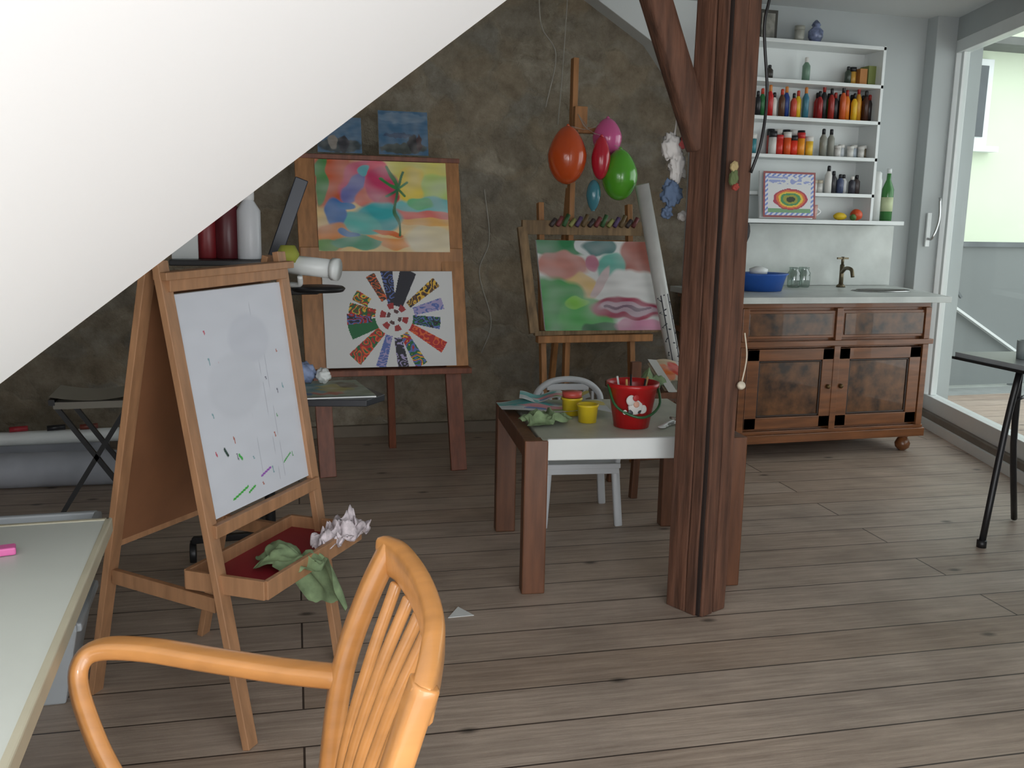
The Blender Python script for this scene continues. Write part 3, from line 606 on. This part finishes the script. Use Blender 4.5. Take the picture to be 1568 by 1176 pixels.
b.prism([Lr(.03,.01),Rr(.03,.01),Rr(.62,.01),Lr(.62,.01)],-n*.006,brd)
dots=[(.2,.18),(.75,.2),(.2,.3),(.85,.33),(.2,.42),(.5,.4),(.7,.45),(.15,.55),(.3,.68),(.75,.64),(.12,.72),(.3,.76),(.45,.8),(.7,.72),(.55,.5),(.35,.52),(.8,.52),(.62,.88),(.5,.93),(.85,.85),(.28,.33),(.6,.3),(.86,.5)]
dc=[(190,70,90),(110,110,125),(120,160,168),(170,100,85),(110,160,120)]
doodle=painter((206,210,218),[('l',x,y,x+.006,y+.009*(1+i%3),.0055,dc[i%5]) for i,(x,y) in enumerate(dots)]+[('l',.20,.72,.22,.75,.010,(30,60,50)),('l',.32,.77,.34,.79,.009,(60,170,70)),('l',.2,.95,.35,.92,.006,(60,170,60)),('l',.35,.95,.42,.93,.006,(60,170,60)),('l',.5,.9,.6,.88,.006,(150,90,180)),('l',.75,.88,.83,.85,.005,(70,160,80)),('l',.5,.08,.52,.9,.002,(184,189,198)),('l',.65,.05,.68,.95,.003,(182,186,196)),('l',.72,.3,.74,.95,.003,(182,186,196)),('e',.6,.25,.2,.12,0,(199,203,212)),('e',.4,.45,.25,.15,0,(201,205,213))],.004,8,30,.7,.04,0)
a0,a1,c0,c1=Lp(.06,.022)+ax*.02,Rp_(.06,.022)-ax*.02,Rp_(.525,.022)-ax*.02,Lp(.525,.022)+ax*.02
vs=[];nx,ny=140,200;fs=[];cs=[]
for j in range(ny+1):
    for i in range(nx+1):
        u,v_=i/nx,j/ny; vs.append((a0*(1-u)+a1*u)*(1-v_)+(c1*(1-u)+c0*u)*v_)
for j in range(ny):
    for i in range(nx): fs.append((j*(nx+1)+i,(j+1)*(nx+1)+i,(j+1)*(nx+1)+i+1,j*(nx+1)+i+1)); cs.append(doodle((i+.5)/nx,(j+.5)/ny))
b.add(vs,fs,PAINT,False,cs)
b.prism([a0,a1,c0,c1],-n*.006,whitef,-n*.012)
t0,t1=Lp(.66,-.08),Rp_(.66,-.08); t2,t3=Rp_(.66,.15),Lp(.66,.15)
for q in (t0,t1,t2,t3): q.z=.40
b.prism([t0,t1,t2,t3],(0,0,.01),mat('tray_red',(140,30,42),.5,var=.1))
for p,q in ((t0,t1),(t1,t2),(t2,t3),(t3,t0)): b.beam(p+V((0,0,.02)),q+V((0,0,.02)),.014,.05,beech)
b.done(.002)
b=Bld('crumpled_paint_cloth'); flo=mat('floral_cloth',(196,186,190),.9,var=.45,scale=40)
b.cloth((.275,2.655,.425),(.05,.07,0),(.05,-.03,0),.07,flo,21,4.5); b.cloth((.22,2.60,.42),(.04,.05,0),(.04,-.02,0),.05,flo,27,4); b.done()
b=Bld('green_rag'); b.cloth((.12,2.50,.415),(.08,.04,0),(-.065,.08,0),.05,gc,33,4,drop=(.045,-.05,-.25)); b.done()
# ------------------------------------------------------------ rolling stand
b=Bld('rolling_art_trolley')
b.cyl((.08,3.62,.08),(.08,3.62,1.16),.02,black)
for a in (20,92,164,236,308):
    q=V((.08+.30*math.cos(math.radians(a-70)),3.62+.30*math.sin(math.radians(a-70)),.09)); b.beam((.08,3.62,.12),q,.03,.025,black)
    b.cyl(q+V((-.012,0,-.05)),q+V((.012,0,-.05)),.04,black); b.cyl(q,q+V((0,0,-.03)),.01,black)
b.box((-.03,3.62,1.165),(.42,.26,.02),black); b.lathe([(.09,0),(.1,.012),(.09,.02)],(.27,3.55,1.06),black); b.beam((.08,3.62,1.05),(.27,3.55,1.06),.02,.02,black)
tr=mat('black_tray',(40,42,48),.4)
b.prism([(.10,3.72,.66),(.10,3.42,.66),(.42,3.36,.66),(.50,3.46,.66),(.42,3.72,.66)],(0,0,.025),tr); b.beam((.08,3.62,.64),(.3,3.55,.65),.03,.03,black)
b.beam((.12,3.74,1.17),(.23,3.74,1.47),.05,.012,mat('dark_blue_plastic',(34,40,54),.4),up=(0,1,0))
b.done(.003)
b=Bld('clamp_spotlight') 
b.cyl((.14,3.5,1.165),(.31,3.42,1.15),.034,whitef); b.cyl((.31,3.42,1.15),(.33,3.41,1.148),.04,whitef); b.lathe([(.035,-.03),(.04,0),(.025,.03)],(.16,3.47,1.20),mat('tennis_yellow',(150,155,60),.7)); b.tube([(.2,3.47,1.12),(.2,3.5,1.09),(.17,3.55,1.085)],.01,whitef); b.done()
b=Bld('large_paint_bottles')
for x,y,col,cap,h in ((-.115,3.62,(130,35,40),(40,40,44),.25),(-.045,3.6,(90,30,36),(190,190,190),.27),(.03,3.58,(205,207,211),(210,210,210),.26)): bottle(b,x,y,1.176,.042,h,col,cap,20)
b.box((-.19,3.6,1.22),(.09,.08,.09),whitef); b.done(.002)
b=Bld('palette_with_paints'); pp=painter((140,150,130),[('e',.3,.4,.3,.3,0,(105,140,140)),('e',.6,.5,.2,.3,.4,(170,160,105)),('e',.8,.3,.12,.2,0,(115,105,85)),('e',.45,.8,.2,.1,0,(180,105,80)),('e',.2,.8,.1,.1,0,(80,110,150))],.1,7,40)
b.canvas((.12,3.70,.70),(.30,.0,0),(.04,-.30,-.006),pp,50,40); b.prism([(.12,3.70,.688),(.42,3.70,.688),(.46,3.40,.686),(.16,3.40,.686)],(0,0,.005),whitef)
b.blob((.22,3.66,.74),.04,mat('blue_cup_cloth',(140,155,190),.6,var=.4,scale=25),.3,7,seed=4); b.blob((.29,3.64,.73),.028,whitef,.3,7,seed=5); b.done()
# ------------------------------------------------------------ folding stool, rolls, bin
canv=mat('canvas_grey',(150,145,135),.8)
b=Bld('folding_stool')
for y in (4.38,4.64):
    b.beam((-.80,y,.52),(-.46,y,.0),.02,.02,black); b.beam((-.48,y,.52),(-.80,y,0),.02,.02,black)
for x in (-.80,-.48): b.beam((x,4.36,.52),(x,4.66,.52),.025,.025,black)
b.canvas((-.81,4.66,.545),(.34,0,0),(0,-.3,0),lambda u,v:lin((165,160,148)),12,4,lambda u,v:V((0,0,-.02*math.sin(math.pi*u)))); b.box((-.645,4.51,.505),(.30,.29,.03),canv)
b.done()
b=Bld('paper_rolls'); gr=mat('roll_paper',(165,168,176),.6)
b.cyl((-2.2,4.98,.085),(-.60,4.90,.085),.085,gr,24); b.cyl((-2.2,5.19,.11),(-.7,5.18,.11),.11,gr,24); b.cyl((-2.0,5.03,.215),(-.62,5.06,.215),.035,whitef)
b.done()
b=Bld('tubes_and_brushes')
for i,(x,c) in enumerate(((-1.35,(40,60,120)),(-1.25,(150,150,160)),(-1.12,(160,40,50)),(-.95,(30,30,34)),(-.8,(120,60,50)))): b.cyl((x,5.03,.265),(x+.08,5.05,.265),.014,mat('bottle_%d_%d_%d'%c,c,.4),10)
b.done()
b=Bld('plastic_storage_bin'); bn=mat('translucent_bin',(176,182,186),.35,var=.05)
def frus(x0,x1,y0,y1,z0,k,z1):
    vs=[(x0+k,y0+k,z0),(x1-k,y0+k,z0),(x1-k,y1-k,z0),(x0+k,y1-k,z0),(x0,y0,z1),(x1,y0,z1),(x1,y1,z1),(x0,y1,z1)]
    b.add(vs,[(0,3,2,1),(0,1,5,4),(1,2,6,5),(2,3,7,6),(3,0,4,7)],bn)
    for p,q in ((4,5),(5,6),(6,7),(7,4)): b.beam(vs[p],vs[q],.022,.025,bn)
frus(-.82,-.45,2.60,2.92,0,.05,.24); frus(-.82,-.43,2.60,2.93,.25,.04,.45); b.bx(-.77,-.48,2.66,2.87,.33,.40,wc)
b.done(.006)
# ------------------------------------------------------------ near table left
b=Bld('white_work_table'); wt=mat('table_laminate',(196,201,194),.4,var=.02)
b.bx(-.80,-.265,.2,1.955,.715,.74,wt); be=mat('beige_edge',(178,173,152),.4)
b.bx(-.275,-.262,.2,1.958,.712,.742,be); b.bx(-.80,-.265,1.945,1.958,.712,.742,be)
for x in (-.75,-.5):
    for y in (.3,1.80): b.cyl((x,y,0),(x,y,.715),.02,chrome)
b.done(.003)
b=Bld('pink_eraser'); b.box((-.425,1.78,.748),(.05,.028,.014),mat('pink_rubber',(215,105,165),.5),Matrix.Rotation(.2,3,'Z')); b.done(.003)
b=Bld('paper_scrap'); b.prism([(.64,2.96,.001),(.73,2.96,.001),(.69,3.03,.006)],(0,0,.002),whitef); b.done()
# ------------------------------------------------------------ right table
b=Bld('folding_table')
tt=mat('grey_tabletop',(150,155,158),.4)
b.prism([(3.12,3.56,.757),(3.55,3.52,.757),(3.30,2.65,.757),(3.10,2.65,.757)],(0,0,.02),tt); b.prism([(3.112,3.57,.745),(3.56,3.53,.745),(3.31,2.64,.745),(3.09,2.64,.745)],(0,0,.012),black)
b.tube([(3.16,3.22,.745),(3.10,3.20,.5),(2.995,3.15,.01)],.014,black,n=3); b.tube([(3.16,3.22,.745),(3.25,3.3,.4),(3.42,3.42,.01)],.014,black,n=3); b.tube([(3.15,2.7,.745),(3.02,2.66,.01)],.014,black)
b.cyl((2.995,3.15,0),(2.995,3.15,.03),.02,black); b.cyl((3.14,3.21,.62),(3.30,3.30,.62),.008,black)
b.done()
b=Bld('tin_cup'); b.lathe([(.03,0),(.033,.08),(.028,.08),(.026,.005)],(3.27,3.32,.778),mat('cup_grey',(140,150,150),.3)); b.done()
# ------------------------------------------------------------ armchair
b=Bld('wooden_armchair')
b.sweep([(.13,1.22,0),(.10,1.21,.3),(.09,1.215,.47),(.10,1.225,.6),(.12,1.235,.73),(.155,1.24,.83),(.19,1.245,.90)],.042,.03,chairw,12,up=(1,0,0),square=True)
b.sweep([(.13,.87,0),(.10,.87,.3),(.09,.87,.47),(.10,.872,.6),(.12,.878,.73),(.147,.882,.82),(.168,.885,.88)],.042,.03,chairw,12,up=(1,0,0),square=True)
b.sweep([(.180,1.262,.880),(.195,1.20,.888),(.203,1.10,.888),(.199,1.0,.882),(.182,.93,.872),(.162,.874,.858)],.026,.052,chairw,14,square=True)
b.sweep([(.12,1.235,.715),(.04,1.28,.712),(-.06,1.335,.714),(-.15,1.385,.716),(-.215,1.41,.712),(-.242,1.405,.695),(-.242,1.385,.66),(-.215,1.34,.60),(-.175,1.29,.53),(-.16,1.25,.44),(-.17,1.25,.2),(-.18,1.25,0)],.042,.026,chairw,12,square=True)
b.sweep([(.12,.875,.715),(.04,.83,.712),(-.06,.775,.714),(-.15,.725,.716),(-.215,.70,.712),(-.242,.705,.695),(-.242,.725,.66),(-.215,.77,.60),(-.175,.82,.53),(-.16,.86,.44),(-.17,.86,.2),(-.18,.86,0)],.042,.026,chairw,12,square=True)
for i in range(6):
    y=1.19-.052*i; u=(y-1.06)/.2; xt=.20-.03*u*u
    yb=1.06+(y-1.06)*.75
    b.tube([(xt,y,.865),(.143+.01*(1-u*u),(y*2+yb)/3,.76),(.112,(y+yb)/2,.63),(.085,yb,.455)],.0085,chairw,8)
b.box((-.04,1.055,.445),(.34,.40,.03),chairw); b.box((.09,1.055,.44),(.03,.38,.05),chairw); b.box((-.17,1.055,.40),(.025,.38,.06),chairw)
b.done(.003)
# ------------------------------------------------------------ lights, world
l=bpy.data.lights.new('camera_flash','POINT'); l.energy=15; l.shadow_soft_size=.03; l.color=(1,.98,.95)
o=bpy.data.objects.new('camera_flash',l); o.location=(-.10,-.10,1.46); bpy.context.collection.objects.link(o)
l=bpy.data.lights.new('rear_fill_light','AREA'); l.energy=30; l.shape='RECTANGLE'; l.size=1.6; l.size_y=1.0; l.color=(.97,.98,1)  # added fill lamp behind the camera, brightens the sloped ceiling; no window modelled there
o=bpy.data.objects.new('rear_fill_light',l); o.location=(.9,-1.35,1.0); o.rotation_euler=(V((-.3,1.4,1.35))-V(o.location)).to_track_quat('-Z','Y').to_euler(); bpy.context.collection.objects.link(o)
w=bpy.data.worlds.new('sky'); S.world=w; w.use_nodes=True
w.node_tree.nodes['Background'].inputs[0].default_value=(.95,.98,1,1); w.node_tree.nodes['Background'].inputs[1].default_value=2.5
# ------------------------------------------------------------ camera
cam=bpy.data.cameras.new('camera'); co=bpy.data.objects.new('camera',cam); bpy.context.collection.objects.link(co)
cam.lens=33.29; cam.sensor_width=36; cam.clip_start=.02
M=Matrix.Rotation(math.radians(-16),3,'Z')@Matrix.Rotation(math.radians(79.9),3,'X')@Matrix.Rotation(math.radians(1.15),3,'Z')
co.matrix_world=Matrix.Translation((0,0,1.35))@M.to_4x4()
S.camera=co
